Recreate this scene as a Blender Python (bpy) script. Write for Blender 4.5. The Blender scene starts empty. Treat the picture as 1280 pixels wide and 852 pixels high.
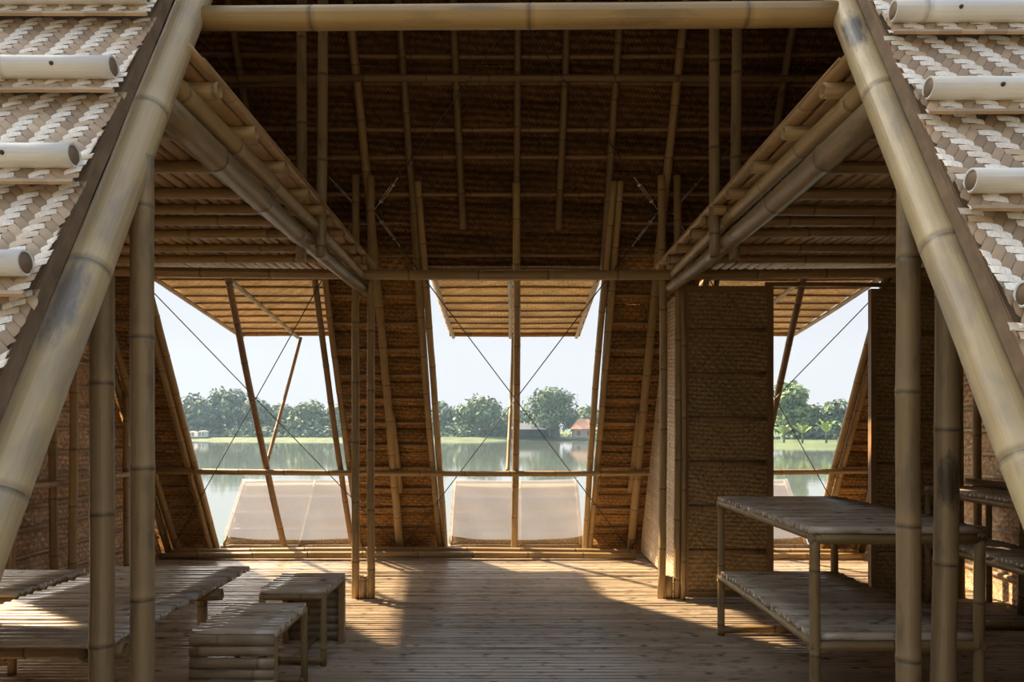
import bpy, math, random
from mathutils import Vector, Matrix
random.seed(11)
R = random.Random(5)
S = bpy.context.scene
COL = S.collection
CX = 0.03                                   # the building's middle line
T60 = math.tan(math.radians(60))
FY, BY = 0.827, 6.92                        # feet of the front and the back roof slope
def slope_b(z, off=0.0):                    # point on the back slope at height z, off = towards outside
    return (BY - z / T60 + off * .866, z + off * .5)
def slope_f(z, off=0.0):
    return (FY + z / T60 - off * .866, z + off * .5)

# ------------------------------------------------------------------ mesh collector
class MB:
    def __init__(s):
        s.v, s.f, s.uv, s.col = [], [], [], []
    def vert(s, p, uv=(0, 0)):
        s.v.append(tuple(p)); s.uv.append(uv); return len(s.v) - 1
    def face(s, idx, c=0.5):
        s.f.append(tuple(idx)); s.col.append(c)
    def build(s, name, mat, parent=None, origin=None, smooth=True):
        me = bpy.data.meshes.new(name)
        if parent is not None:
            o_ = parent.get('_org'); org = Vector(o_) if o_ is not None else Vector((0, 0, 0))
        else:
            org = Vector(origin) if origin is not None else Vector((0, 0, 0))
        me.from_pydata([(x - org.x, y - org.y, z - org.z) for x, y, z in s.v], [], s.f)
        uvl = me.uv_layers.new(name='UVMap')
        flat = []
        for l in me.loops:
            flat.extend(s.uv[l.vertex_index])
        uvl.data.foreach_set('uv', flat)
        at = me.attributes.new('tone', 'FLOAT', 'FACE')
        at.data.foreach_set('value', s.col)
        me.materials.append(mat)
        if smooth:
            me.polygons.foreach_set('use_smooth', [True] * len(me.polygons))
        me.update()
        ob = bpy.data.objects.new(name, me)
        COL.objects.link(ob)
        if parent is not None:
            ob.parent = parent
        else:
            ob.location = org
            ob['_org'] = tuple(org)
        return ob

def frame_of(d):
    d = d.normalized()
    up = Vector((0, 0, 1)) if abs(d.z) < .9 else Vector((0, 1, 0))
    a = d.cross(up).normalized(); b = d.cross(a).normalized()
    return a, b

def pole(mb, p0, p1, r0, r1=None, node=.34, phase=None, segs=10, bow=.006, hollow=True, step=None, flare=1.075):
    """a bamboo cane: nodes at whole numbers of u, a slight bow, hollow sawn ends"""
    p0, p1 = Vector(p0), Vector(p1)
    r1 = r0 if r1 is None else r1
    d = p1 - p0; L = d.length; a, b = frame_of(d)
    phase = R.random() if phase is None else phase
    w = min(.022, r0 * .5)
    ss = [0.0]
    k = math.ceil(phase)
    nodes = []
    while (k - phase) * node < L - w * 1.6:
        q = (k - phase) * node
        if q > w * 1.6: nodes.append(q)
        k += 1
    prev = 0.0
    for q in nodes:
        m = (prev + q) / 2
        if q - prev > .12: ss.append(m)
        ss += [q - w, q - w * .2, q, q + w * .25, q + w]
        prev = q
    if L - prev > .1: ss.append((prev + L) / 2)
    ss.append(L)
    ba, bb = R.uniform(-1, 1) * bow * L, R.uniform(-1, 1) * bow * L
    jit = {}
    rings = []
    tone = R.random()
    for q in ss:
        t = q / L
        rr = r0 + (r1 - r0) * t
        nq = min([abs(q - n) for n in nodes], default=1)
        if nq < w * .1: rr *= .985
        elif nq < w * .3: rr *= flare
        elif nq <= w * 1.01: rr *= 1.015
        kk = int(q / node)
        if kk not in jit: jit[kk] = (R.uniform(-1, 1) * r0 * .05, R.uniform(-1, 1) * r0 * .05)
        s = math.sin(math.pi * t)
        c = p0 + d * t + a * (ba * s + jit[kk][0] * (1 if 0 < t < 1 else 0)) + b * (bb * s)
        ring = []
        for i in range(segs + 1):
            an = 2 * math.pi * i / segs
            ring.append(mb.vert(c + a * math.cos(an) * rr + b * math.sin(an) * rr, (q / node + phase, i / segs)))
        rings.append(ring)
    for u, v in zip(rings, rings[1:]):
        for i in range(segs):
            mb.face((u[i], u[i + 1], v[i + 1], v[i]), tone)
    for ring, c, sgn, rr in ((rings[0], p0, 1, r0), (rings[-1], p1, -1, r1)):
        dn = d.normalized() * sgn
        if hollow:
            prev = ring
            for fr, dep in ((.80, 0.0), (.78, .16 if r0 > .03 and L > 1 else .05)):
                nr = []
                for i in range(segs + 1):
                    an = 2 * math.pi * i / segs
                    nr.append(mb.vert(c + dn * dep + a * math.cos(an) * rr * fr + b * math.sin(an) * rr * fr, (phase + .5, i / segs)))
                for i in range(segs):
                    mb.face((prev[i], prev[i + 1], nr[i + 1], nr[i]) if sgn < 0 else (prev[i + 1], prev[i], nr[i], nr[i + 1]), tone)
                prev = nr
            mb.face(prev[:-1] if sgn < 0 else prev[:-1][::-1], tone)
        else:
            mb.face(ring[:-1] if sgn < 0 else ring[:-1][::-1], tone)

def box(mb, c, sx, sy, sz, ax=None, tone=.5, uvs=1.0):
    c = Vector(c)
    X, Y, Z = ax if ax else (Vector((1, 0, 0)), Vector((0, 1, 0)), Vector((0, 0, 1)))
    for (n, u, v, hn, hu, hv) in ((X, Y, Z, sx, sy, sz), (-X, Z, Y, sx, sz, sy), (Y, Z, X, sy, sz, sx), (-Y, X, Z, sy, sx, sz), (Z, X, Y, sz, sx, sy), (-Z, Y, X, sz, sy, sx)):
        q = []
        for (i, j) in ((-1, -1), (1, -1), (1, 1), (-1, 1)):
            p = c + n * hn / 2 + u * hu / 2 * i + v * hv / 2 * j
            if abs(n.dot(X)) > .5: uv = ((p - c).dot(Y) + c.y, (p - c).dot(Z) + c.z)
            elif abs(n.dot(Y)) > .5: uv = ((p - c).dot(X) + c.x, (p - c).dot(Z) + c.z)
            else: uv = ((p - c).dot(X) + c.x, (p - c).dot(Y) + c.y)
            q.append(mb.vert(p, uv))
        mb.face(q, tone)

def slat(mb, p0, p1, width, thick, up=(0, 0, 1), node=.28, wob=.12, rag=.0):
    """a split half cane: rounded top, wavering edges, swollen nodes"""
    p0, p1, up = Vector(p0), Vector(p1), Vector(up).normalized()
    d = p1 - p0; L = d.length; t = d.normalized(); side = up.cross(t).normalized()
    ph = R.random(); tone = R.random()
    n = max(3, int(L / .13))
    w0 = width * R.uniform(.86, 1.04); drift = R.uniform(-.2, .2) * width * .4
    rings = []
    e0, e1 = R.uniform(-rag, rag), R.uniform(-rag, rag)
    hz = R.uniform(-.13, .07) * abs(thick)
    for i in range(n + 1):
        q = L * i / n
        if i == 0: q += e0
        if i == n: q += e1
        u = q / node + ph
        sw = 1 + .10 * max(0, 1 - abs((u % 1) - .5) * 6) + R.uniform(-wob, wob) * .5
        c = p0 + t * q + side * (drift * math.sin(u * .8 + tone * 9) + R.uniform(-wob, wob) * width * .22) + up * hz
        rg = []
        for j, (fx, fz) in enumerate(((-.5, -.4), (-.455, .25), (-.27, .77), (0, 1), (.27, .77), (.455, .25), (.5, -.4))):
            rg.append(mb.vert(c + side * (fx * w0 * sw) + up * (fz * thick * (.5 + .5 * sw)), (u, .1 + .3 * j / 6)))
        rings.append(rg)
    for a, b in zip(rings, rings[1:]):
        for j in range(6):
            mb.face((a[j], b[j], b[j + 1], a[j + 1]), tone)
        mb.face((a[6], b[6], b[0], a[0]), tone)
    mb.face(rings[0], tone); mb.face(rings[-1][::-1], tone)

# ------------------------------------------------------------------ materials
def nt(name):
    m = bpy.data.materials.new(name); m.use_nodes = True
    t = m.node_tree; t.nodes.clear()
    out = t.nodes.new('ShaderNodeOutputMaterial'); bs = t.nodes.new('ShaderNodeBsdfPrincipled')
    t.links.new(bs.outputs[0], out.inputs[0])
    return m, t, bs
def nd(t, typ, **kw):
    n = t.nodes.new('ShaderNode' + typ)
    for k, v in kw.items(): setattr(n, k, v)
    return n
def math_(t, op, a, b=None, c=None):
    n = nd(t, 'Math', operation=op)
    for i, x in enumerate((a, b, c)):
        if x is None: continue
        if isinstance(x, (int, float)): n.inputs[i].default_value = x
        else: t.links.new(x, n.inputs[i])
    return n.outputs[0]
def mix(t, fac, a, b, mode='MIX'):
    n = nd(t, 'Mix', data_type='RGBA', blend_type=mode)
    for i, x in ((0, fac), (6, a), (7, b)):
        if isinstance(x, (int, float)): n.inputs[i].default_value = x
        elif isinstance(x, tuple): n.inputs[i].default_value = (*x, 1) if len(x) == 3 else x
        else: t.links.new(x, n.inputs[i])
    return n.outputs[2]
def sep(t, v):
    n = nd(t, 'SeparateXYZ'); t.links.new(v, n.inputs[0]); return n.outputs
def comb(t, x, y, z=0.0):
    n = nd(t, 'CombineXYZ')
    for i, q in enumerate((x, y, z)):
        if isinstance(q, (int, float)): n.inputs[i].default_value = q
        else: t.links.new(q, n.inputs[i])
    return n.outputs[0]
def noise(t, v, scale, detail=3, rough=.55):
    n = nd(t, 'TexNoise'); n.inputs['Scale'].default_value = scale; n.inputs['Detail'].default_value = detail
    n.inputs['Roughness'].default_value = rough; t.links.new(v, n.inputs['Vector']); return n.outputs['Fac']
def mrange(t, x, a, b, c=0.0, d=1.0):
    n = nd(t, 'MapRange'); t.links.new(x, n.inputs[0])
    for i, q in enumerate((a, b, c, d)): n.inputs[i + 1].default_value = q
    return n.outputs[0]

def bamboo(name, light, dark, blotch, blotch_amt=.35, rough=.5, nodecol=.45, bump=.25, cellw=.25, spec=.5, knots=False, stains=()):
    m, t, bs = nt(name)
    uv = nd(t, 'UVMap').outputs[0]
    x, y, _ = sep(t, uv)
    inf = nd(t, 'ObjectInfo').outputs['Random']
    tone = nd(t, 'Attribute', attribute_name='tone').outputs['Fac']
    rnd = math_(t, 'ADD', math_(t, 'MULTIPLY', inf, 37.0), math_(t, 'MULTIPLY', tone, 91.0))
    cell = math_(t, 'FLOOR', x)
    # long fibres: stretched along the cane
    fib = noise(t, comb(t, math_(t, 'MULTIPLY', x, .8), math_(t, 'MULTIPLY', y, 26.0), rnd), 2.0, 3)
    big = noise(t, comb(t, math_(t, 'MULTIPLY', x, 1.3), math_(t, 'MULTIPLY', y, 2.2), rnd), 1.6, 4, .6)
    wn = nd(t, 'TexWhiteNoise', noise_dimensions='2D'); t.links.new(comb(t, cell, rnd), wn.inputs['Vector'])
    f = math_(t, 'ADD', math_(t, 'MULTIPLY', fib, .55), math_(t, 'MULTIPLY', wn.outputs[0], cellw))
    f = math_(t, 'ADD', f, math_(t, 'MULTIPLY', math_(t, 'SUBTRACT', tone, .25 if knots else 0.0), .55 if knots else .2))
    c = mix(t, mrange(t, f, .2, .8), dark, light)
    bl = mrange(t, big, .53, .66, 0, blotch_amt)
    c = mix(t, bl, c, blotch)
    fr = math_(t, 'FRACT', x)
    near = math_(t, 'MINIMUM', fr, math_(t, 'SUBTRACT', 1.0, fr))
    line = mrange(t, near, .006, .028, 1, 0)
    if knots:                               # the node shows only as a short worn scar
        nearc = mrange(t, noise(t, comb(t, math_(t, 'MULTIPLY', x, 3.0), math_(t, 'MULTIPLY', y, 9.0), rnd), 2.0, 2), .48, .62, 0, 1)
        line = math_(t, 'MULTIPLY', mrange(t, near, .02, .09, 1, 0), nearc)
    c = mix(t, math_(t, 'MULTIPLY', line, nodecol), c, tuple(q * .25 for q in dark))
    wax = mrange(t, fr, .02, .12, 0 if knots else .35, 0)
    c = mix(t, wax, c, tuple(min(1, q * 1.25) for q in light))
    for (su, sv, du, dv, sc, amt) in stains:  # mould stains of their own shape
        d1 = math_(t, 'DIVIDE', math_(t, 'SUBTRACT', x, su), du); d2 = math_(t, 'DIVIDE', math_(t, 'SUBTRACT', y, sv), dv)
        q = math_(t, 'ADD', math_(t, 'MULTIPLY', d1, d1), math_(t, 'MULTIPLY', d2, d2))
        n2 = noise(t, comb(t, math_(t, 'MULTIPLY', x, 9.0), math_(t, 'MULTIPLY', y, 14.0), 3.0), 1.0, 4, .6)
        q = math_(t, 'ADD', q, math_(t, 'MULTIPLY', math_(t, 'SUBTRACT', n2, .5), 2.6))
        c = mix(t, mrange(t, q, .25, 1.15, amt, 0), c, sc)
    t.links.new(c, bs.inputs['Base Color'])
    bs.inputs['Roughness'].default_value = rough
    bs.inputs['Specular IOR Level'].default_value = spec
    bp = nd(t, 'Bump'); bp.inputs['Strength'].default_value = bump; bp.inputs['Distance'].default_value = .004
    t.links.new(math_(t, 'ADD', fib, big), bp.inputs['Height']); t.links.new(bp.outputs[0], bs.inputs['Normal'])
    return m

def weave(name, ca, cb, w=.02, ang=42, gap=.10, bump=.8, rough=.75, plain=False, contrast=1.0, trans=0):
    """woven bamboo strips, two over two under, from the UV in metres"""
    m, t, bs = nt(name)
    uv = nd(t, 'UVMap').outputs[0]
    wv = nd(t, 'TexNoise', noise_dimensions='3D'); wv.inputs['Scale'].default_value = 3.0; wv.inputs['Detail'].default_value = 1
    t.links.new(uv, wv.inputs['Vector'])
    vm = nd(t, 'VectorMath', operation='MULTIPLY_ADD')
    t.links.new(wv.outputs['Color'], vm.inputs[0]); vm.inputs[1].default_value = (.05, .05, 0); t.links.new(uv, vm.inputs[2])
    x, y, _ = sep(t, vm.outputs[0])
    ca_, sa = math.cos(math.radians(ang)) / w, math.sin(math.radians(ang)) / w
    a = math_(t, 'ADD', math_(t, 'MULTIPLY', x, ca_), math_(t, 'MULTIPLY', y, sa))
    b = math_(t, 'SUBTRACT', math_(t, 'MULTIPLY', y, ca_), math_(t, 'MULTIPLY', x, sa))
    i, j = math_(t, 'FLOOR', a), math_(t, 'FLOOR', b)
    fa, fb = math_(t, 'FRACT', a), math_(t, 'FRACT', b)
    per = 2.0 if plain else 4.0
    k = math_(t, 'FLOORED_MODULO', math_(t, 'ADD', i, j), per)
    top = math_(t, 'LESS_THAN', k, per / 2 - .1 if not plain else .9)
    inf = nd(t, 'ObjectInfo').outputs['Random']
    def hsh(q, o):
        n = nd(t, 'TexWhiteNoise', noise_dimensions='2D'); t.links.new(comb(t, q, math_(t, 'ADD', math_(t, 'MULTIPLY', inf, 91), o)), n.inputs['Vector']); return n.outputs[0]
    cell = nd(t, 'TexWhiteNoise', noise_dimensions='2D'); t.links.new(comb(t, i, j), cell.inputs['Vector'])
    def tonec(c, h):
        f = math_(t, 'ADD', math_(t, 'MULTIPLY', h, .7), math_(t, 'MULTIPLY', cell.outputs[0], .3))
        return mix(t, f, tuple(q * (1 - .55 * contrast) for q in c), tuple(min(1, q * (1 + .45 * contrast)) for q in c))
    A, B = tonec(ca, hsh(i, 1.0)), tonec(cb, hsh(j, 7.0))
    col = mix(t, top, B, A)
    cross = mix(t, top, comb(t, fb, fb, fb), comb(t, fa, fa, fa))
    cr = sep(t, cross)[0]
    h = math_(t, 'SINE', math_(t, 'MULTIPLY', cr, math.pi))
    # rise and fall of the strip over its two-cell float
    along = math_(t, 'SINE', math_(t, 'MULTIPLY', math_(t, 'ADD', math_(t, 'FLOORED_MODULO', k, per / 2), mix_f(t, top, fa, fb)), math.pi / (per / 2)))
    hh = math_(t, 'ADD', math_(t, 'MULTIPLY', math_(t, 'POWER', h, .5), .5), math_(t, 'MULTIPLY', along, .5))
    edge = mrange(t, cr, 0, gap, 1, 0); edge2 = mrange(t, cr, 1 - gap, 1, 0, 1)
    e = math_(t, 'MAXIMUM', edge, edge2)
    col = mix(t, math_(t, 'MULTIPLY', e, .65), col, tuple(q * .18 for q in cb))  # occlusion shade between the strips put into the colour
    big = noise(t, uv, 2.3, 3)
    col = mix(t, mrange(t, big, .45, .75, 0, .45), col, tuple(q * .55 for q in cb))
    t.links.new(col, bs.inputs['Base Color']); bs.inputs['Roughness'].default_value = rough
    bs.inputs['Specular IOR Level'].default_value = .2
    bp = nd(t, 'Bump'); bp.inputs['Strength'].default_value = bump; bp.inputs['Distance'].default_value = w * .3
    t.links.new(hh, bp.inputs['Height']); t.links.new(bp.outputs[0], bs.inputs['Normal'])
    if trans:
        tl = nd(t, 'BsdfTranslucent'); t.links.new(col, tl.inputs[0]); mx = nd(t, 'MixShader'); mx.inputs[0].default_value = trans
        o = [n for n in t.nodes if n.type == 'OUTPUT_MATERIAL'][0]
        t.links.new(bs.outputs[0], mx.inputs[1]); t.links.new(tl.outputs[0], mx.inputs[2]); t.links.new(mx.outputs[0], o.inputs[0])
    return m
def mix_f(t, fac, a, b):
    n = nd(t, 'Mix', data_type='FLOAT')
    t.links.new(fac, n.inputs[0]); t.links.new(a, n.inputs[2]); t.links.new(b, n.inputs[3]); return n.outputs[0]

def plain(name, col, rough=.7, var=.25, scale=8.0, metal=0.0, bump=0.0):
    m, t, bs = nt(name)
    co = nd(t, 'TexCoord').outputs['Object']
    n = noise(t, co, scale, 4)
    c = mix(t, mrange(t, n, .3, .7), tuple(q * (1 - var) for q in col), tuple(min(1, q * (1 + var)) for q in col))
    t.links.new(c, bs.inputs['Base Color']); bs.inputs['Roughness'].default_value = rough; bs.inputs['Metallic'].default_value = metal
    if bump:
        bp = nd(t, 'Bump'); bp.inputs['Strength'].default_value = bump; bp.inputs['Distance'].default_value = .02
        t.links.new(n, bp.inputs['Height']); t.links.new(bp.outputs[0], bs.inputs['Normal'])
    return m

def floats_mat(name):
    m, t, bs = nt(name)
    tone = nd(t, 'Attribute', attribute_name='tone').outputs['Fac']
    uv = nd(t, 'UVMap').outputs[0]
    x, y, _ = sep(t, uv)
    fib = noise(t, comb(t, math_(t, 'MULTIPLY', x, 6.0), math_(t, 'MULTIPLY', y, 240.0), math_(t, 'MULTIPLY', tone, 50.0)), 1.0, 3)
    r = nd(t, 'ValToRGB'); t.links.new(tone, r.inputs[0])
    el = r.color_ramp.elements
    el[0].position = 0; el[0].color = (.20, .135, .075, 1)
    el[1].position = 1; el[1].color = (.80, .77, .70, 1)
    for p, c in ((.30, (.36, .255, .155, 1)), (.5, (.47, .36, .235, 1)), (.72, (.66, .58, .49, 1))):
        e = el.new(p); e.color = c
    c = mix(t, mrange(t, fib, .35, .65, .0, .35), r.outputs[0], (.28, .20, .13), 'MIX')
    t.links.new(c, bs.inputs['Base Color']); bs.inputs['Roughness'].default_value = .55
    bp = nd(t, 'Bump'); bp.inputs['Strength'].default_value = .3; bp.inputs['Distance'].default_value = .001
    t.links.new(fib, bp.inputs['Height']); t.links.new(bp.outputs[0], bs.inputs['Normal'])
    return m

M = {}
PALE = ((.46, .38, .225), (.31, .235, .125), (.17, .155, .14), .45, .40, .8)
M['pale'] = bamboo('bamboo_pale', *PALE)
M['pale_left'] = bamboo('bamboo_pale_left', *PALE, stains=((3.78, .77, .24, .13, (.12, .118, .12), .85),))
M['pale_right'] = bamboo('bamboo_pale_right', *PALE, stains=((5.43, .64, .15, .13, (.05, .048, .048), .9), (2.75, .62, .2, .05, (.2, .19, .18), .7)))
M['post'] = bamboo('bamboo_post', (.26, .19, .105), (.18, .125, .062), (.075, .058, .04), .5, .42, .8)
M['post_stained'] = bamboo('bamboo_post_stained', (.26, .19, .105), (.18, .125, .062), (.075, .058, .04), .5, .42, .8, stains=((3.62, .19, .22, .17, (.028, .022, .014), .95),))
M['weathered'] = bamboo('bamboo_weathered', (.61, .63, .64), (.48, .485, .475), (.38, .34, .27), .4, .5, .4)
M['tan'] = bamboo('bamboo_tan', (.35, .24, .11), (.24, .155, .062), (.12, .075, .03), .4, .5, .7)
M['brown'] = bamboo('bamboo_brown', (.27, .16, .07), (.17, .095, .04), (.08, .045, .02), .4, .55, .7)
M['grey'] = bamboo('bamboo_grey', (.64, .55, .43), (.42, .34, .25), (.10, .07, .05), .5, .20, .8, .15, .08, .8, True)
M['floor'] = bamboo('bamboo_floor', (.62, .51, .39), (.38, .295, .21), (.11, .075, .05), .5, .16, .8, .15, .06, .8, True)
M['plank'] = bamboo('bamboo_plank', (.42, .32, .205), (.22, .16, .10), (.09, .065, .04), .5, .45, .5, .35)
M['deck'] = bamboo('bamboo_deck', (.42, .28, .145), (.28, .17, .08), (.13, .07, .03), .4, .55, .5)
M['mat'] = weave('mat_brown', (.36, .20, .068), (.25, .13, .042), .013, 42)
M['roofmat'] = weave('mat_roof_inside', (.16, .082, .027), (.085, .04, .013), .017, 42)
M['flapmat'] = weave('mat_flap', (.60, .47, .29), (.50, .38, .225), .012, 45, contrast=.7, trans=.35)
M['sidemat'] = weave('mat_side', (.62, .44, .28), (.48, .32, .19), .014, 42)
M['partmat'] = weave('mat_partition', (.36, .255, .12), (.24, .16, .07), .011, 42, bump=.5, contrast=.9)
M['basket'] = weave('mat_basket', (.64, .51, .36), (.54, .41, .28), .03, 4, gap=.14, bump=1.0, plain=True, contrast=.5)
M['floats'] = floats_mat('woven_strips')
M['under'] = plain('mat_backing', (.16, .11, .07), .9)
M['edge'] = plain('dark_board', (.15, .105, .065), .7, .3, 14)
M['dirt'] = plain('earth', (.16, .11, .07), .95, .3, 5, bump=.4)
M['yard'] = plain('sandy_yard', (.20, .18, .13), .95, .2, 2, bump=.3)
M['grass'] = plain('grass', (.07, .105, .045), .95, .4, .5, bump=.3)
M['cable'] = plain('steel_cable', (.09, .09, .09), .5, .1, 60, metal=.6)
M['dim'] = bamboo('bamboo_dimmed', (.21, .135, .058), (.13, .08, .033), (.07, .042, .018), .4, .55, .7)  # darker tan: shade under the roof put into the rafters' colour
M['header'] = bamboo('bamboo_header', (.27, .19, .075), (.20, .125, .045), (.07, .05, .03), .45, .5, .7)  # tan darkened: shade of the roof overhang put into the colour
M['lath'] = bamboo('bamboo_lath', (.50, .385, .24), (.35, .25, .145), (.15, .10, .06), .4, .5, .6)
M['gap_shade'] = plain('subfloor_gap_shade', (.05, .036, .024), .95, .3, 9)  # near-black subfloor: shade in the floor gaps put into the colour
M['nail'] = plain('rusty_nail', (.05, .04, .035), .6, .2, 60, metal=.5)
M['steel'] = plain('galvanised_steel', (.5, .5, .48), .35, .15, 60, metal=.9)

# ------------------------------------------------------------------ object helpers
def tag(o, label, cat, group=None):
    o['label'] = label; o['category'] = cat
    if group: o['group'] = group
    return o
def empty(name, loc, label=None, cat=None, group=None, kind=None):
    e = bpy.data.objects.new(name, None); COL.objects.link(e)
    e.location = loc; e['_org'] = tuple(loc); e.empty_display_size = .1
    if label: tag(e, label, cat, group)
    if kind: e['kind'] = kind
    return e
def struct(o):
    o['kind'] = 'structure'; return o
def cane(name, label, cat, p0, p1, r0, r1=None, mat='tan', group=None, parent=None, **kw):
    mb = MB(); pole(mb, p0, p1, r0, r1, **kw)
    if parent is not None: return mb.build(name, M[mat], parent)
    return tag(mb.build(name, M[mat], None, p0), label, cat, group)
ORD = 'first second third fourth fifth sixth seventh eighth ninth tenth eleventh twelfth thirteenth fourteenth'.split()
SIDE = {-1: 'left', 1: 'right'}

# ------------------------------------------------------------------ ground, water, floor
mb = MB()
def quad(mb, pts, tone=.5):
    mb.face([mb.vert(p, (p[0], p[1])) for p in pts], tone)
quad(mb, [(-40, .5, -.42), (40, .5, -.42), (40, 7.6, -.42), (-40, 7.6, -.42)])
quad(mb, [(-40, 7.6, -.42), (40, 7.6, -.42), (40, 9.2, -1.2), (-40, 9.2, -1.2)])
struct(mb.build('ground', M['dirt'], smooth=False))
mb = MB(); quad(mb, [(-40, -30, -.42), (40, -30, -.42), (40, .5, -.42), (-40, .5, -.42)])
struct(mb.build('ground_yard', M['yard'], smooth=False))

m, t, bs = nt('pond_water')
co = nd(t, 'TexCoord').outputs['Object']
xx, yy, _ = sep(t, co)
n1 = noise(t, comb(t, math_(t, 'MULTIPLY', xx, .35), yy), 1.6, 3)
bp = nd(t, 'Bump'); bp.inputs['Strength'].default_value = .10; bp.inputs['Distance'].default_value = .03
t.links.new(n1, bp.inputs['Height']); t.links.new(bp.outputs[0], bs.inputs['Normal'])
bs.inputs['Base Color'].default_value = (.12, .15, .135, 1); bs.inputs['Roughness'].default_value = .04; bs.inputs['IOR'].default_value = 1.6
M['water'] = m
mb = MB(); quad(mb, [(-260, 7.9, -.85), (260, 7.9, -.85), (260, 135, -.85), (-260, 135, -.85)])
struct(mb.build('pond_water', M['water'], smooth=False))

mb = MB()
y = -.2
while y < 6.99:
    w = .043
    x = -3.45 + R.uniform(-.2, 0)
    slat(mb, (x, y, -.02), (3.5, y + R.uniform(-.004, .004), -.02), w * R.uniform(.58, .76), .022 + R.uniform(-.0015, .001), wob=.2, rag=.004, node=.42)
    y += w * R.choice((1.0, 1.02, 1.04, 1.06, 1.10, 1.0)) + (R.random() < .05) * .008
fl = struct(mb.build('floor', M['floor'], None, (0, 0, 0)))
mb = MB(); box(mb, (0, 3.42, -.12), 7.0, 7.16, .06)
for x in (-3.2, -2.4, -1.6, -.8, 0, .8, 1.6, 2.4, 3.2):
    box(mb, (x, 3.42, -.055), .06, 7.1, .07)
mb.build('subfloor', M['gap_shade'], fl, smooth=False)

# ------------------------------------------------------------------ back slope: mats and battens
def mat_strip(mb, x0, x1, z0, z1, tilt=.012, off=.062, nx=None):
    """one woven course on the back slope, its lower edge lapped outward"""
    nx = nx or max(2, int((x1 - x0) / .25))
    th = .006
    rows = []
    for s in (0, 1):
        for e, z in ((0, z0), (1, z1)):
            row = []
            for i in range(nx + 1):
                x = x0 + (x1 - x0) * i / nx
                o = off + (tilt if e == 0 else 0) + s * th + R.uniform(-.003, .003) * (1 if e else .6)
                zz = z + R.uniform(-.006, .006)
                yv, zv = slope_b(zz, o)
                row.append(mb.vert((x, yv, zv), (x, z / .866)))
            rows.append(row)
    a, b, c, d = rows
    for i in range(nx):
        mb.face((a[i], a[i + 1], b[i + 1], b[i]))
        mb.face((c[i + 1], c[i], d[i], d[i + 1]))
        mb.face((a[i + 1], a[i], c[i], c[i + 1])); mb.face((b[i], b[i + 1], d[i + 1], d[i]))
    mb.face((a[0], b[0], d[0], c[0])); mb.face((a[nx], c[nx], d[nx], b[nx]))

ZH = 2.41                                   # head of the window openings
wb = struct(empty('wall_back', (CX, BY, 0)))
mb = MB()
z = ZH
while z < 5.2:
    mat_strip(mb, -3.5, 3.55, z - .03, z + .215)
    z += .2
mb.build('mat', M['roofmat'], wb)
zs = [2.50 + .2 * k for k in range(13)]
for k, z in enumerate(zs):
    yv, zv = slope_b(z, .046)
    cane('batten', None, None, (-3.4, yv, zv), (3.45, yv, zv), .016, .014, 'brown', parent=wb, node=.4)

# lower panels of the back wall
PAN = [(-3.44, -2.86, 'outer woven wall panel between the side wall and the left window'),
       (-1.46, -.70, 'woven wall panel with a bamboo strut between left and middle windows'),
       (.75, 1.47, 'woven wall panel between the middle window and the partition'),
       (2.92, 3.50, 'orange lit woven wall panel right of the doorway window')]
for (x0, x1, lab) in PAN:
    pn = empty('wall_panel', ((x0 + x1) / 2, BY, 0), lab, 'wall panel')
    mb = MB(); z = -.06
    while z < 2.36:
        mat_strip(mb, x0, x1, z - .02, z + .205)
        z += .2
    mb.build('mat', M['mat'], pn)
    z = .22; 
    while z < 2.36:
        yv, zv = slope_b(z, .044)
        cane('batten', None, None, (x0, yv, zv), (x1, yv, zv), .015, .014, 'brown', parent=pn, node=.4, segs=8)
        z += .2

# ------------------------------------------------------------------ rafters of the back slope
def brafter(name, label, x0, z0, x1, z1, r0=.028, r1=.026, off=0.0, mat='tan', group='rafters of the back slope', **kw):
    ya, za = slope_b(z0, off); yb, zb = slope_b(z1, off)
    return cane(name, label, 'bamboo rafter', (x0, ya, za), (x1, yb, zb), r0, r1, mat, group, **kw)
names_up = {-2.22: 'dark rafter high above the left loft', -1.84: 'rafter of the back slope left of the hanging posts', -.72: 'rafter above the left side of the middle window',
            .03: 'thin middle rafter rising above the middle window mullion', .70: 'rafter above the right side of the middle window', 1.86: 'rafter of the back slope right of the hanging posts',
            2.26: 'dark rafter high above the right loft', -2.9: 'outer rafter high above the left loft', 2.95: 'outer rafter high above the right loft'}
for x, lab in names_up.items():
    if x == .03:
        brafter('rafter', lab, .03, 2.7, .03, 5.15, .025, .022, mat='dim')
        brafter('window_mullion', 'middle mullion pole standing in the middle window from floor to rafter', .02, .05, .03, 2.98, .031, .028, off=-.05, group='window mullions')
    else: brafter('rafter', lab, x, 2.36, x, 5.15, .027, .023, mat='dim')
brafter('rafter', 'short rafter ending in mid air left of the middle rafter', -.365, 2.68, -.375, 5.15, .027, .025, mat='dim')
brafter('rafter', 'short rafter ending in mid air right of the middle rafter', .345, 2.68, .36, 5.15, .026, .024, mat='dim')
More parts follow.
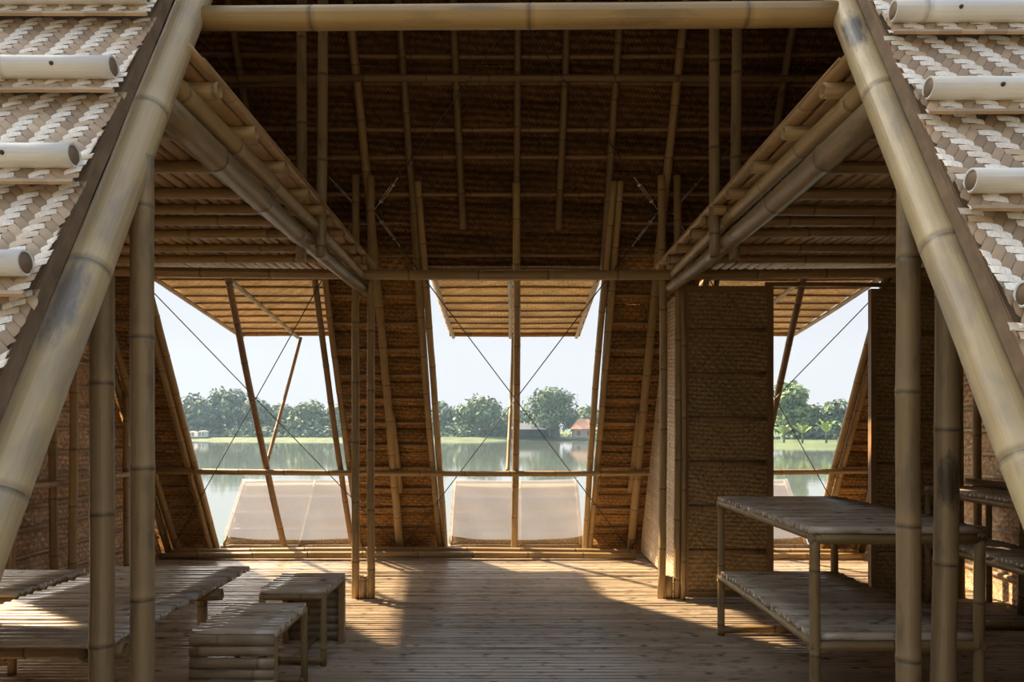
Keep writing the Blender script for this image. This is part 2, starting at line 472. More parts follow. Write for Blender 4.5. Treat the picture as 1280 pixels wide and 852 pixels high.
for s in (-1, 1):
    xf = CX + s * 1.10
    brafter('rafter', 'long frame rafter rising from the floor past the %s pair of inner posts' % SIDE[s], xf, .02, xf, 5.2, .036, .026, off=-.03)
    brafter('rafter_splice', 'splice cane against the %s frame rafter below the loft' % SIDE[s], xf + s * -.055 - .0, .62, xf - s * .045, 1.35, .024, .022, off=-.01, group=None)
    # window jambs: two canes a side
    sd = SIDE[s]
    for q, (xa, z1, nm) in enumerate(((.715, 2.98, 'inner'), (.668, 2.98, 'outer'))):
        brafter('window_jamb', ('bamboo jamb cane on the %s edge of the middle window, ' % sd) + ('beside the opening' if q else 'beside the woven panel'),
                CX + s * (xa + .0), .03, CX + s * (xa + .04), z1, .028, .026, off=-.012 * q, mat='tan', group='window jamb canes')
    for q, xa in enumerate((1.475, 1.55)):
        brafter('window_jamb', '%s jamb cane on the inner edge of the %s window, ' % ('tan' if q == 0 else 'darker brown', sd) + ('against the woven panel' if q == 0 else 'beside the opening'),
                CX + s * xa, .03, CX + s * xa, 2.42, .027, .025, off=-.012 * q, mat='tan' if q == 0 else 'brown', group='window jamb canes')
    for q, xa in enumerate((2.91, 2.855)):
        brafter('window_jamb', 'bamboo jamb cane on the outer edge of the %s window, ' % sd + ('against the woven panel' if q == 0 else 'beside the opening'),
                CX + s * xa, .03, CX + s * xa, 2.42, .028, .026, off=-.02 * (1 - q), group='window jamb canes')
    brafter('window_mullion', 'dark sloping mullion pole in the middle of the %s window' % sd, CX + s * 2.205, .03, CX + s * 2.22, 2.42, .029, .026, mat='brown', off=-.005, group='window mullions')
    for q, xa in enumerate((3.22, 3.31)):
        brafter('corner_rafter', '%s of the two corner rafters where the back slope meets the %s wall' % (('inner', 'outer')[q], sd), CX + s * xa, .02, CX + s * xa, 5.1, .03, .026, off=-.03, group='corner rafters')

# purlins inside the back slope
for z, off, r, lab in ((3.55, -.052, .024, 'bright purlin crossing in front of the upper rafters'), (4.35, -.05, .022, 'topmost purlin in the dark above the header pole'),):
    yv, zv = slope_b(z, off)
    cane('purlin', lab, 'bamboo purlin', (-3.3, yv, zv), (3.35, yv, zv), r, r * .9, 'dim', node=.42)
# beam across the room at loft level
cane('cross_beam', 'long horizontal beam crossing the room at loft level above the windows', 'bamboo beam', (-3.35, 5.005, 2.295), (3.4, 5.005, 2.285), .034, .033, 'tan', node=.48)
# rail and sill poles
yv, zv = slope_b(.84, -.055)
cane('rail', 'thin horizontal rail running across all the window openings', 'bamboo rail', (-3.27, yv, .815), (3.3, yv, .815), .027, .024, 'tan', node=.4)
cane('sill_pole', 'front floor pole along the foot of the back wall', 'bamboo pole', (-3.2, 6.55, .030), (1.13, 6.55, .030),   .030, .028, 'tan', 'poles along the foot of the back wall', node=.5)
cane('sill_pole', 'rear floor pole touching the rafter feet along the back wall', 'bamboo pole', (-3.15, 6.66, .045), (1.14, 6.66, .045),   .030, .028, 'tan', 'poles along the foot of the back wall', node=.5)
cane('sill_pole', 'front floor pole behind the partition doorway', 'bamboo pole', (1.27, 6.55, .030), (3.2, 6.55, .030),   .030, .028, 'tan', 'poles along the foot of the back wall', node=.5)
cane('sill_pole', 'rear floor pole behind the partition doorway', 'bamboo pole', (1.27, 6.66, .045), (3.2, 6.66, .045),   .030, .028, 'tan', 'poles along the foot of the back wall', node=.5)

# ------------------------------------------------------------------ frames: posts, king posts, lofts
def post(label, x, y, ztop, r=.028, mat='post', dx=0.0, **kw):
    return cane('post', label, 'bamboo post', (x, y, 0), (x + dx, y, ztop), r, r * .95, mat, **kw)
for s in (-1, 1):
    sd = SIDE[s]
    a, b = CX + s * 1.022, CX + s * 1.132
    post('inner post of the rear pair carrying the %s loft' % sd, a, 5.07, 2.97, .0275, 'tan', node=.42, group='rear pairs of posts')
    post('outer post of the rear pair carrying the %s loft' % sd, b, 5.07, 2.97, .0275, 'tan', node=.42, group='rear pairs of posts')
    cane('packing_block', 'short bamboo stub packed between the feet of the %s rear posts' % sd, 'bamboo block', ((a + b) / 2, 5.07, 0), ((a + b) / 2, 5.07, .155), .026, .026, 'tan', node=.3)
    if s < 0:
        post('thick front post seen left of its pair by the low table', -1.105, 1.94, 1.93, .031, 'post', node=.352, phase=.25, segs=20, bow=.001, group='front pairs of posts')
        post('thick front post seen right of its pair, before the left window', -.996, 1.94, 1.93, .031, 'post', node=.352, phase=.9, segs=20, bow=.001, group='front pairs of posts')
    else:
        post('straight thick front post before the right woven partition panel', 1.068, 1.94, 1.93, .031, 'post', node=.36, phase=.4, segs=20, bow=.001, group='front pairs of posts')
        post('slightly bent thick front post with a black stain', 1.155, 1.94, 1.93, .031, 'post_stained', dx=.02, node=.36, phase=.68, segs=20, bow=.006, group='front pairs of posts')
    # hanging posts from the ridge
    cane('hanging_post', 'inner post hanging from the ridge past the %s loft beam' % sd, 'bamboo post', (CX + s * 1.03, 3.76, 2.09), (CX + s * 1.03, 3.76, 5.0), .0285, .025, 'post', 'hanging posts', node=.45)
    cane('hanging_post', 'outer post hanging from the ridge behind the %s loft beam' % sd, 'bamboo post', (CX + s * 1.15, 3.82, 2.09), (CX + s * 1.17, 3.82, 5.0), .0285, .024, 'post', 'hanging posts', node=.45)
    # loft beams
    xb = CX + s * 1.085
    cane('loft_beam', 'thick lower cane of the double beam under the %s loft edge' % sd, 'bamboo beam', (xb, 2.085, 2.165), (xb, 5.22, 2.185), .05, .037, 'post', 'double beams under the lofts', node=.5, segs=16)
    cane('loft_beam', 'thin upper cane of the double beam under the %s loft edge' % sd, 'bamboo beam', (xb - s * .01, 2.13, 2.255), (xb - s * .01, 5.2, 2.255), .034, .03, 'tan', 'double beams under the lofts', node=.42, segs=12)
    for i, y in enumerate((2.39, 2.735, 3.095, 3.446, 3.70, 3.905, 4.15, 4.5, 4.78)):
        cane('loft_joist', '%s joist from the front under the %s loft' % (ORD[i], sd), 'bamboo joist', (CX + s * 1.0, y, 2.318), (CX + s * 3.33, y + R.uniform(-.02, .02), 2.318), .0265, .024, 'tan', 'loft joists', node=.45, bow=.002)
    mb = MB()
    x = 1.0
    while x < 3.36:
        w = R.uniform(.045, .075)
        slat(mb, (CX + s * (x + w / 2), 2.172 + R.uniform(-.006, .006), 2.352), (CX + s * (x + w / 2), 5.2, 2.352), w * .98, -.012, up=(0, 0, 1), node=.4, wob=.06)
        x += w
    box(mb, (CX + s * 2.18, 3.72, 2.362), 2.36, 2.9, .008)
    d = tag(mb.build('loft_deck', M['deck'], None, (CX + s * 2.18, 3.67, 2.35)), '%s loft floor of split bamboo strips seen from below' % sd, 'loft floor')
    # outer frame
    for q, xa in enumerate((3.13, 3.25)):
        post('%s post of the pair standing against the %s wall' % (('inner', 'outer')[q], sd), CX + s * xa, 5.07, 2.9, .028, 'tan', node=.4, group='wall pairs of posts')
    post('thin stud against the %s wall near the back corner' % sd, CX + s * 3.24, 6.0, 1.55, .024, 'tan', node=.4)
    post('thin stud against the %s wall nearer than the post pair' % sd, CX + s * 3.24, 4.62, 2.27, .024, 'tan', node=.4)
cane('ridge_pole', 'ridge pole at the top of the roof', 'bamboo pole', (-3.4, 3.87, 5.14), (3.45, 3.87, 5.14), .045, .04, 'tan', node=.45)
cane('header_pole', 'thick horizontal header pole between the two leaning front poles', 'bamboo pole', (-1.06, 2.29, 2.50), (1.12, 2.29, 2.515), .036, .038, 'header', node=.69, phase=.38, segs=18, bow=.001, flare=1.03)

# ------------------------------------------------------------------ big leaning front poles
for s in (-1, 1):
    ya, za = slope_f(-.2); yb, zb = slope_f(5.2)
    ph = 0.52 if s < 0 else .38
    xa = CX + s * 1.055 if s < 0 else 1.064
    cane('leaning_pole', 'huge pale bamboo pole leaning along the %s edge of the entrance' % SIDE[s], 'bamboo pole',
         (xa, ya, za), (xa, yb, zb), .051, .043, 'pale_left' if s < 0 else 'pale_right', 'leaning entrance poles', node=.59, phase=ph, segs=32, bow=.0008, flare=1.035)

# ------------------------------------------------------------------ front roof slopes with woven courses
def front_point(u, v, off):                 # u = x, v = height, off = outward
    yv, zv = slope_f(v, off); return Vector((u, yv, zv))
NF = Vector((0, -.866, .5)); VF = Vector((0, .5, .866)); UX = Vector((1, 0, 0))
def woven_course(u0, u1, z0, z1, off0, off1, flip, seed, pitch=.0165):
    """real woven strips, two over two under, filling the course"""
    rr = random.Random(seed)
    mb = MB()
    L = (z1 - z0) / .866
    a1, a2 = (math.radians(24), math.radians(-44)) if flip < 0 else (math.radians(9), math.radians(-56))
    pitch = .0215 if flip < 0 else .0245
    mir = -flip
    e1 = (math.cos(a1) * mir, math.sin(a1)); e2 = (math.cos(a2) * mir, math.sin(a2))
    det = e1[0] * e2[1] - e1[1] * e2[0]
    sA = pitch / abs(det)
    def pos(i, j): return (i * e1[0] * sA + j * e2[0] * sA, i * e1[1] * sA + j * e2[1] * sA)
    n = int((u1 - u0 + L) / sA) + 6
    tA = {}; tB = {}
    for i in range(-n, n):
        for j in range(-n, n):
            k = (i + j) % 4
            if k not in (0, 2): continue
            A = k == 0
            if A: ci, cj = i + 1.0, j + .5
            else: ci, cj = i + .5, j + 1.0
            x, y = pos(ci, cj)
            x += u0 + (u1 - u0) / 2; y += L / 2
            if not (u0 - .014 < x < u1 + .014 and 0 < y < L): continue
            key = j if A else i
            dct = tA if A else tB
            if key not in dct: dct[key] = rr.random()
            base = (.88 if A else .20)
            tone = min(.97, max(.05, base + (dct[key] - .5) * .40 + rr.uniform(-.17, .17)))
            if rr.random() < .10: tone *= .55
            de = e1 if A else e2; dw = (-de[1], de[0])
            half = 1.03 * sA; hw = pitch * .485
            steps = 5; prev = None; ex = rr.choice((.0, .001, .003, .009))
            for q in range(steps):
                tt = -1 + 2 * q / (steps - 1)
                xx, yy2 = x + de[0] * tt * half, y + de[1] * tt * half
                h = .0034 * math.cos(tt * 1.35) - .0008
                row = []
                for wv_, hz in ((-1, -.0009), (0, .0006), (1, -.0009)):
                    px, py = xx + dw[0] * wv_ * hw, yy2 + dw[1] * wv_ * hw
                    px = min(max(px, u0 - ex), u1 + ex); py = min(max(py, -.001), L + .006)
                    f = py / L; off = off0 + (off1 - off0) * f + h + hz
                    p = front_point(px, z0, 0) + VF * py + NF * off
                    row.append(mb.vert(p, (tt, wv_ * .005 + key * .03)))
                if prev:
                    for w_ in (0, 1):
                        mb.face((prev[w_], row[w_], row[w_ + 1], prev[w_ + 1]) if True else (), tone)
                prev = row
    for q in range(14):                     # the folded hem along the lower edge
        xa, xb = u0 + (u1 - u0) * q / 14, u0 + (u1 - u0) * (q + 1) / 14
        c = front_point((xa + xb) / 2, z0, 0) + VF * rr.uniform(.001, .003) + NF * (off0 + .003)
        box(mb, c, xb - xa, .009, .010, (UX, NF, VF), tone=rr.uniform(.15, .45))
    return mb
for s in (-1, 1):
    sd = SIDE[s]
    XE = -1.03 if s < 0 else 1.052
    rf = struct(empty('roof_slope_' + sd, (CX + s * 2.2, FY, 0)))
    mb = MB()                               # backing layers over the whole slope
    def slab(xa, xb, z0, z1, o0, o1):
        ps = []
        for o in (o0, o1):
            for (xx, zz) in ((xa, z0), (xb, z0), (xb, z1), (xa, z1)):
                p = front_point(xx, zz, o); ps.append(mb.vert(p, (xx, zz / .866)))
        for f in ((0, 1, 2, 3), (7, 6, 5, 4), (0, 4, 5, 1), (1, 5, 6, 2), (2, 6, 7, 3), (3, 7, 4, 0)): mb.face([ps[q] for q in f])
    slab(XE + s * .012, CX + s * 3.52, .1, 5.22, .085, .098)
    mb.build('backing', M['under'], rf, smooth=False)
    mb = MB(); slab(XE + s * .014, XE + s * .045, .1, 3.6, .052, .101); mb.build('edge_board', M['edge'], rf, smooth=False)
    zb0 = (1.55 if s < 0 else 1.475)
    for k in range(-3, 5):
        zb = zb0 + .295 * k                 # batten heights
        z0, z1 = zb - .14, zb + .19
        if z1 > 2.98: continue
        u0, u1 = (-1.85, XE) if s < 0 else (XE, 1.93)
        mc = woven_course(u0, u1, z0, z1, .138, .104, s, 40 + k + 10 * s)
        mc.build('mat_course', M['floats'], rf)
    for n_, k in enumerate(range(3, -1, -1)):
        zb = zb0 + .295 * k
        p = front_point(XE - s * .01, zb - .12 * .5 - .0, .118 + .03)
        p = front_point(0, zb, 0) * 0 + Vector((0, *slope_f(zb - .075, .155)))
        lab = 'weathered white batten on the %s roof slope, %s from the top' % (sd, ORD[n_])
        bt = cane('roof_batten', lab, 'bamboo batten', (XE + s * .012, p.y, p.z), (CX + s * 3.3, p.y, p.z), .0285, .0275, 'weathered', 'weathered roof battens', node=.7, segs=20, bow=.0005)
        bt['_org'] = tuple(bt.location)
        mb = MB(); pole(mb, (XE + s * .0135, p.y, p.z), (XE + s * .03, p.y, p.z), .0255, .025, node=9, phase=.3, segs=20, bow=0, hollow=False)
        mb.build('cut_end', M['edge'], bt)
        for xx in (XE + s * R.uniform(.14, .2), CX + s * 2.1):
            mb = MB(); pn_ = Vector((xx, p.y, p.z)) + Vector((0, -.985, -.12)) * .026
            pole(mb, pn_, pn_ + Vector((0, -.985, -.12)) * .006, .0065, .005, node=9, phase=.3, segs=8, bow=0, hollow=False)
            mb.build('nail', M['nail'], bt)
# roof above the entrance header
mb = MB()
def slab2(xa, xb, z0, z1, o0, o1):
    ps = []
    for o in (o0, o1):
        for (xx, zz) in ((xa, z0), (xb, z0), (xb, z1), (xa, z1)):
            ps.append(mb.vert(front_point(xx, zz, o), (xx, zz / .866)))
    for f in ((0, 1, 2, 3), (7, 6, 5, 4), (0, 4, 5, 1), (1, 5, 6, 2), (2, 6, 7, 3), (3, 7, 4, 0)): mb.face([ps[q] for q in f])
slab2(-1.02, 1.04, 3.02, 5.22, .07, .09)
struct(mb.build('roof_slope_entrance', M['mat'], smooth=False))

# ------------------------------------------------------------------ side walls
def wall_poly(mb, X, th, pts):
    n = len(pts)
    a = [mb.vert((X, y, z), (y, z)) for y, z in pts]; b = [mb.vert((X + th, y, z), (y, z)) for y, z in pts]
    mb.face(a); mb.face(b[::-1])
    for i in range(n): mb.face((a[i], a[(i + 1) % n], b[(i + 1) % n], b[i]))
for s in (-1, 1):
    sd = SIDE[s]
    w = struct(empty('wall_' + sd, (CX + s * 3.36, 3.87, 0)))
    X = CX + s * 3.38
    mb = MB()
    yb = lambda z: slope_b(z)[0]
    yf = lambda z: slope_f(z)[0]
    if s < 0:
        wall_poly(mb, X, s * .012, [(4.13, -.05), (yb(0), -.05), (yb(2.3), 2.3), (4.13, 2.3)])
        wall_poly(mb, X, s * .012, [(yf(0), -.05), (2.86, -.05), (4.13, 2.2), (4.13, 2.3), (yf(2.3), 2.3)])
    else:
        wall_poly(mb, X, s * .012, [(yf(0), -.05), (yb(0), -.05), (yb(2.3), 2.3), (yf(2.3), 2.3)])
    wall_poly(mb, X, s * .012, [(yf(2.3), 2.3), (yb(2.3), 2.3), (3.87, 5.2)])
    mb.build('mat', M['sidemat'], w, smooth=False)
    z = .16; k = 0
    while z < 2.25:
        y0 = 4.16 if s < 0 else 3.3
        cane('batten', None, None, (X - s * .022, y0, z + R.uniform(-.02, .02)), (X - s * .022, yb(z) - .06, z + R.uniform(-.02, .02)), .019, .016, 'lath', parent=w, node=.4, segs=8)
        z += .17
    # rail along the wall
    cane('rail', 'sloping looking pale rail along the %s side wall' % sd, 'bamboo rail', (CX + s * 3.19, 4.2, .82), (CX + s * 3.19, 6.35, .82), .024, .022, 'lath', node=.4)

# ------------------------------------------------------------------ window flaps (propped up) and lower shutters with white netting
def flap(lab, x0, x1, props):
    e = empty('awning_flap', ((x0 + x1) / 2, 5.56, 2.40), lab, 'window flap', 'propped window flaps')
    P0, P1 = Vector((0, 5.56, 2.40)), Vector((0, 7.50, 2.155))
    d = P1 - P0; N = Vector((0, -d.z, d.y)).normalized()
    mb = MB(); nseg = 9
    for k in range(nseg):                   # courses of mat
        a = P0 + d * (k / nseg); b = P0 + d * ((k + 1.12) / nseg)
        nx = 8
        for side in (0, 1):
            pass
        rows = []
        for o in (0, .008):
            for q, p in ((0, a), (1, b)):
                rows.append([mb.vert((x0 + (x1 - x0) * i / nx, p.y + N.y * (.03 + o + .012 * (1 - q)), p.z + N.z * (.03 + o + .012 * (1 - q)) + R.uniform(-.003, .003)), (x0 + (x1 - x0) * i / nx, (p - P0).length)) for i in range(nx + 1)])
        A, B, C, D = rows
        for i in range(nx):
            mb.face((A[i], B[i], B[i + 1], A[i + 1])); mb.face((C[i], C[i + 1], D[i + 1], D[i])); mb.face((A[i], A[i + 1], C[i + 1], C[i])); mb.face((B[i + 1], B[i], D[i], D[i + 1]))
    mb.build('mat', M['flapmat'], e)
    for k in range(nseg + 1):
        p = P0 + d * (k / nseg) + N * .016
        cane('batten', None, None, (x0 + .01, p.y, p.z), (x1 - .01, p.y, p.z), .009 if k < nseg else .024, None, 'brown', parent=e, node=.4, segs=8)
    for xx in ((x0 + .05), (x1 - .05)) + tuple(props):
        mbp = MB(); p0 = P0 + d * .02 - N * .018; p1 = P1 - N * .018
        pole(mbp, (xx, p0.y, p0.z), (xx, p1.y, p1.z), .02, .018, segs=8); mbp.build('side_pole' if xx not in props else 'middle_pole', M['tan'], e)
    return e
flap('large woven flap propped open above the left window', CX - 2.89, CX - 1.45, (CX - 2.26,))
flap('woven flap propped open above the middle window', CX - .69, CX + .69, (CX - .05,))
flap('woven flap propped open above the right doorway window', CX + 1.45, CX + 2.91, (CX + 2.26,))
for x, xb, lab in ((CX - 2.2, CX - 2.27, 'thin prop pole holding up the left window flap'), (CX - .02, CX - .07, 'thin prop pole behind the middle rafter holding up the middle flap'),
                   (CX + 2.22, CX + 2.27, 'thin prop pole holding up the right window flap')):
    cane('prop_pole', lab, 'prop pole', (xb, 6.52, .8), (x, 7.40, 2.12), .018, .016, 'tan', 'flap prop poles', node=.3, segs=8)

m, t, bs = nt('white_netting')
co = nd(t, 'TexCoord').outputs['Object']
n1 = noise(t, co, 260.0, 2)
bs.inputs['Base Color'].default_value = (.76, .83, .95, 1); bs.inputs['Roughness'].default_value = .8
out = [n for n in t.nodes if n.type == 'OUTPUT_MATERIAL'][0]
tr = nd(t, 'BsdfTransparent'); mx = nd(t, 'MixShader')
tl = nd(t, 'BsdfTranslucent'); tl.inputs[0].default_value = (.86, .86, .86, 1)
mx2 = nd(t, 'MixShader'); mx2.inputs[0].default_value = .35
t.links.new(bs.outputs[0], mx2.inputs[1]); t.links.new(tl.outputs[0], mx2.inputs[2])
t.links.new(mrange(t, n1, .3, .7, .48, .72), mx.inputs[0]); t.links.new(tr.outputs[0], mx.inputs[1]); t.links.new(mx2.outputs[0], mx.inputs[2])
t.links.new(mx.outputs[0], out.inputs[0]); M['net'] = m
def lower(lab, lab2, x0, x1):
    e = empty('lower_shutter', ((x0 + x1) / 2, 6.95, .06), lab, 'window shutter', 'lower window shutters')
    P0, P1 = Vector((0, 6.95, .06)), Vector((0, 7.50, .64))
    d = P1 - P0; N = Vector((0, -d.z, d.y)).normalized()
    mb = MB(); ns, nx = 4, 10
    for k in range(ns):
        a = P0 + d * (k / ns); b = P0 + d * ((k + 1.1) / ns); rows = []
        for o in (0, .008):
            for q, p in ((0, a), (1, b)):
                oo = o - .03 - .012 * q
                rows.append([mb.vert((x0 + (x1 - x0) * i / nx, p.y + N.y * oo, p.z + N.z * oo), (x0 + (x1 - x0) * i / nx, (p - P0).length)) for i in range(nx + 1)])
        A, B, C, D = rows
        for i in range(nx):
            mb.face((A[i], A[i + 1], B[i + 1], B[i])[::-1]); mb.face((C[i], C[i + 1], D[i + 1], D[i])); mb.face((A[i], A[i + 1], C[i + 1], C[i])); mb.face((B[i + 1], B[i], D[i], D[i + 1]))
    mb.build('mat', M['flapmat'], e)
    for k in range(ns + 1):
        p = P0 + d * (k / ns) - N * .012
        cane('batten', None, None, (x0, p.y, p.z), (x1, p.y, p.z), .014 if k else .02, None, 'dim', parent=e, node=.4, segs=8)
    for xx in (x0 + .03, (x0 + x1) / 2 + .05, x1 - .03):
        mbp = MB(); p0 = P0 + N * .0; pole(mbp, (xx, p0.y + N.y * .004, p0.z + N.z * .004), (xx, P1.y, P1.z), .012, .012, segs=8); mbp.build('side_pole', M['tan'], e)
    # netting stretched over it
    mb = MB(); nx, ny = 26, 10; grid = []
    for j in range(ny + 1):
        row = []
        for i in range(nx + 1):
            fx, fy = i / nx, j / ny
            sag = .012 * math.sin(fx * math.pi) ** .6 * (1 - fy)
            p = P0 + d * (.10 + sag * 3 * -1 + .03 * (2 * fx - 1) ** 4 + .90 * fy)
            o = .022 + .004 * math.sin(fx * 19 + fy * 5) + .003 * math.sin(fy * 23)
            row.append(mb.vert((x0 + (x1 - x0) * fx, p.y + N.y * o, p.z + N.z * o), (fx, fy)))
        grid.append(row)
    for j in range(ny):
        for i in range(nx): mb.face((grid[j][i], grid[j][i + 1], grid[j + 1][i + 1], grid[j + 1][i]))
    tag(mb.build('white_netting', M['net'], None, ((x0 + x1) / 2, 7.0, .2)), lab2, 'netting', 'white netting')
lower('lower shutter tilted outward under the left window rail', 'sheet of white netting over the lower left shutter', CX - 2.84, CX - 1.42)
lower('lower shutter tilted outward under the middle window rail', 'sheet of white netting over the lower middle shutter', CX - .645, CX + .66)
lower('lower shutter tilted outward under the right doorway window', 'sheet of white netting over the lower right shutter', CX + 1.42, CX + 2.84)

# ------------------------------------------------------------------ partition on the right
def panel(name, lab, x0, x1, y, z0, z1, nb):
    e = empty(name, ((x0 + x1) / 2, y, 0), lab, 'partition panel', 'partition panels facing the room')
    mb = MB(); box(mb, ((x0 + x1) / 2, y + .006, (z0 + z1) / 2), x1 - x0 - .03, .01, z1 - z0 - .02)
    zz = z0 + .02; k = 0
    while zz < z1 - .1:                     # lapped courses of mat
        hgt = (z1 - z0) / (nb * 1.0)
        box(mb, ((x0 + x1) / 2, y - .004 - .004 * (k % 2), min(zz + hgt / 2, z1 - hgt / 2)), x1 - x0 - .04, .008, hgt * .96); zz += hgt; k += 1
    mb.build('mat', M['partmat'], e, smooth=False)
    for k in range(1, nb):
        z = z0 + (z1 - z0) * k / nb
        mb = MB(); slat(mb, (x0 + .03, y - .008, z), (x1 - .03, y - .008, z), .036, .012, up=(0, -1, 0), node=.4, wob=.05); mb.build('batten', M['brown'], e)
    for xx in (x0, x1):
        mb = MB(); box(mb, (xx, y - .004, (z0 + z1) / 2), .038, .045, z1 - z0); mb.build('stile', M['brown'], e, smooth=False)
    for zz in (z0 + .02, z1 - .02):
        mb = MB(); box(mb, ((x0 + x1) / 2, y - .004, zz), x1 - x0 - .03, .04, .04); mb.build('cross_rail', M['brown'], e, smooth=False)
    return e
panel('partition_panel', 'tall woven partition panel standing left of the doorway', 1.215, 1.81, 5.06, .015, 2.19, 7)
panel('partition_panel', 'tall woven partition panel standing right of the doorway', 2.53, 3.1, 5.06, .0, 2.17, 7)
cane('door_lintel', 'thin dark lintel cane over the partition doorway', 'bamboo lintel', (1.78, 5.06, 2.205), (3.1, 5.06, 2.19), .016, .016, 'brown', node=.4)
cane('door_post', 'thin pale cane at the corner of the left partition panel', 'bamboo post', (1.192, 5.02, .0), (1.19, 5.02, 2.2), .017, .017, 'tan', node=.5)
e = empty('partition_side', (1.2, 5.9, 0), 'basket woven side partition running back from the rear right posts', 'partition panel')
mb = MB()
wall_poly(mb, 1.215, .012, [(5.11, .03), (6.78, .03), (6.78, .12), (slope_b(2.18)[0] - .02, 2.18), (5.11, 2.18)])
mb.build('mat', M['basket'], e, smooth=False)
mb = MB(); pole(mb, (1.228, 5.13, .03), (1.228, 5.13, 2.18), .016, segs=8); mb.build('stile', M['tan'], e)

# ------------------------------------------------------------------ steel bracing cables
def cable(lab, p0, p1, tb=True):
    p0, p1 = Vector(p0), Vector(p1); d = (p1 - p0); L = d.length; dn = d.normalized()
    e = empty('bracing_cable', p0, lab, 'steel cable', 'steel bracing cables')
    mb = MB(); pole(mb, p0 + dn * (.3 if tb else 0), p1, .0042, node=50, phase=.3, segs=6, bow=0, hollow=False); mb.build('wire', M['cable'], e)
    if tb:
        a, b = frame_of(d); mb = MB()
        for s_ in (-1, 1):
            pole(mb, p0 + dn * .09 + a * .011 * s_, p0 + dn * .23 + a * .011 * s_, .0035, node=50, phase=.3, segs=6, bow=0, hollow=False)
        for q in (.08, .23): box(mb, p0 + dn * q, .014, .034, .014, (dn, a, b))
        pole(mb, p0, p0 + dn * .1, .004, node=50, phase=.3, segs=6, bow=0, hollow=False); pole(mb, p0 + dn * .22, p0 + dn * .31, .004, node=50, phase=.3, segs=6, bow=0, hollow=False)
        mb.build('turnbuckle', M['steel'], e)
    return e
nz = 2.80; ny_, nzz = slope_b(nz, -.075)
fy_, fz_ = slope_b(.12, -.075)
L_, R_ = CX - 1.08, CX + 1.08
cable('steel cable from the left joint down across the middle window', (L_ + .05, ny_, nzz), (R_ - .03, fy_, fz_))
cable('steel cable from the right joint down across the middle window', (R_ - .05, ny_, nzz), (L_ + .03, fy_, fz_))
cable('steel cable from the left joint down across the left window', (L_ - .06, ny_, nzz), (CX - 3.22, fy_, fz_))
cable('steel cable from the right joint down across the doorway window', (R_ + .06, ny_, nzz), (CX + 3.22, fy_, fz_))
cable('steel cable crossing the left window towards the inner rafter foot', (CX - 3.2, ny_, nzz), (L_ - .02, fy_, fz_))
cable('steel cable crossing the doorway window towards the inner rafter foot', (CX + 3.2, ny_, nzz), (R_ + .02, fy_, fz_))
ty_, tz_ = slope_b(4.95, -.075)
cable('dark cable rising from the left joint to the right end of the ridge', (L_ + .05, ny_, nzz + .02), (R_ - .05, ty_, tz_))
cable('dark cable rising from the right joint to the left end of the ridge', (R_ - .05, ny_, nzz + .02), (L_ + .05, ty_, tz_))
cable('dark cable rising from the left joint over the left loft', (L_ - .06, ny_, nzz + .02), (CX - 3.2, ty_, tz_))
cable('dark cable rising from the right joint over the right loft', (R_ + .06, ny_, nzz + .02), (CX + 3.2, ty_, tz_))
for s in (-1, 1):
    mb = MB(); pole(mb, (CX + s * 1.08 - .10, ny_ + .01, nzz), (CX + s * 1.08 + .10, ny_ + .01, nzz), .008, node=50, phase=.3, segs=8, bow=0, hollow=False)
    for q in (-.1, .1): box(mb, (CX + s * 1.08 + q, ny_ + .01, nzz), .012, .035, .035)
    tag(mb.build('joint_bolt', M['cable'], None, (CX + s * 1.08, ny_, nzz)), 'dark steel bolt through the post tops at the %s cable joint' % SIDE[s], 'bolt')

# ------------------------------------------------------------------ furniture
def slat_top(mb, x0, x1, y0, y1, z, w=.045, th=.02):
    n = max(2, round((y1 - y0) / w)); w = (y1 - y0) / n
    for i in range(n):
        yy = y0 + w * (i + .5)
        slat(mb, (x0, yy, z - th), (x1, yy, z - th), w * R.uniform(.74, .86), th + R.uniform(-.002, .001), node=.4, wob=.10, rag=.008)
def part_pole(e, name, p0, p1, r, mat='tan', **kw):
    mb = MB(); pole(mb, p0, p1, r, r * .96, segs=12, **kw); return mb.build(name, M[mat], e)
def shelf_table(lab, x0, x1, y0, y1, z, zs, rleg=.021, bottom=True):
    e = empty('shelf_table', ((x0 + x1) / 2, (y0 + y1) / 2, 0), lab, 'table', 'two level bamboo tables')
    mb = MB(); slat_top(mb, x0 - .02, x1 + .02, y0 - .02, y1 + .02, z, .04); mb.build('tabletop', M['grey'], e)
    for x in (x0, x1):
        for y in (y0, y1):
            part_pole(e, 'leg', (x, y, 0), (x, y, z - .03), rleg, 'tan')
    for x in (x0, x1):
        part_pole(e, 'side_rail', (x - .0, y0 - .02, z - .042), (x, y1 + .02, z - .042), .019, 'tan')
        part_pole(e, 'side_rail', (x - .0, y0 - .02, zs - .042), (x, y1 + .02, zs - .042), .019, 'tan')
    for y in (y0, y1):
        part_pole(e, 'end_rail', (x0 - .02, y, z - .048), (x1 + .02, y, z - .048), .022, 'tan')
        part_pole(e, 'end_rail', (x0 - .02, y, zs - .048), (x1 + .02, y, zs - .048), .020, 'tan')
    mb = MB(); slat_top(mb, x0 - .0, x1 + .0, y0 + .0, y1 + .0, zs, .04); mb.build('shelf', M['grey'], e)
    if bottom: part_pole(e, 'stretcher', (x0, y1, .03), (x1, y1, .03), .022, 'tan')
    return e
shelf_table('tall slatted bamboo table with a lower shelf before the partition', 1.21, 1.87, 2.88, 4.17, .805, .375)
shelf_table('long slatted bamboo shelf table along the right wall', 2.86, 3.28, 3.3, 4.95, .80, .44, .02, False)
cane('floor_pole', 'pole lying on the floor near the right wall table', 'bamboo pole', (2.8, 4.28, .03), (3.32, 4.28, .03), .026, .025, 'tan', node=.3)

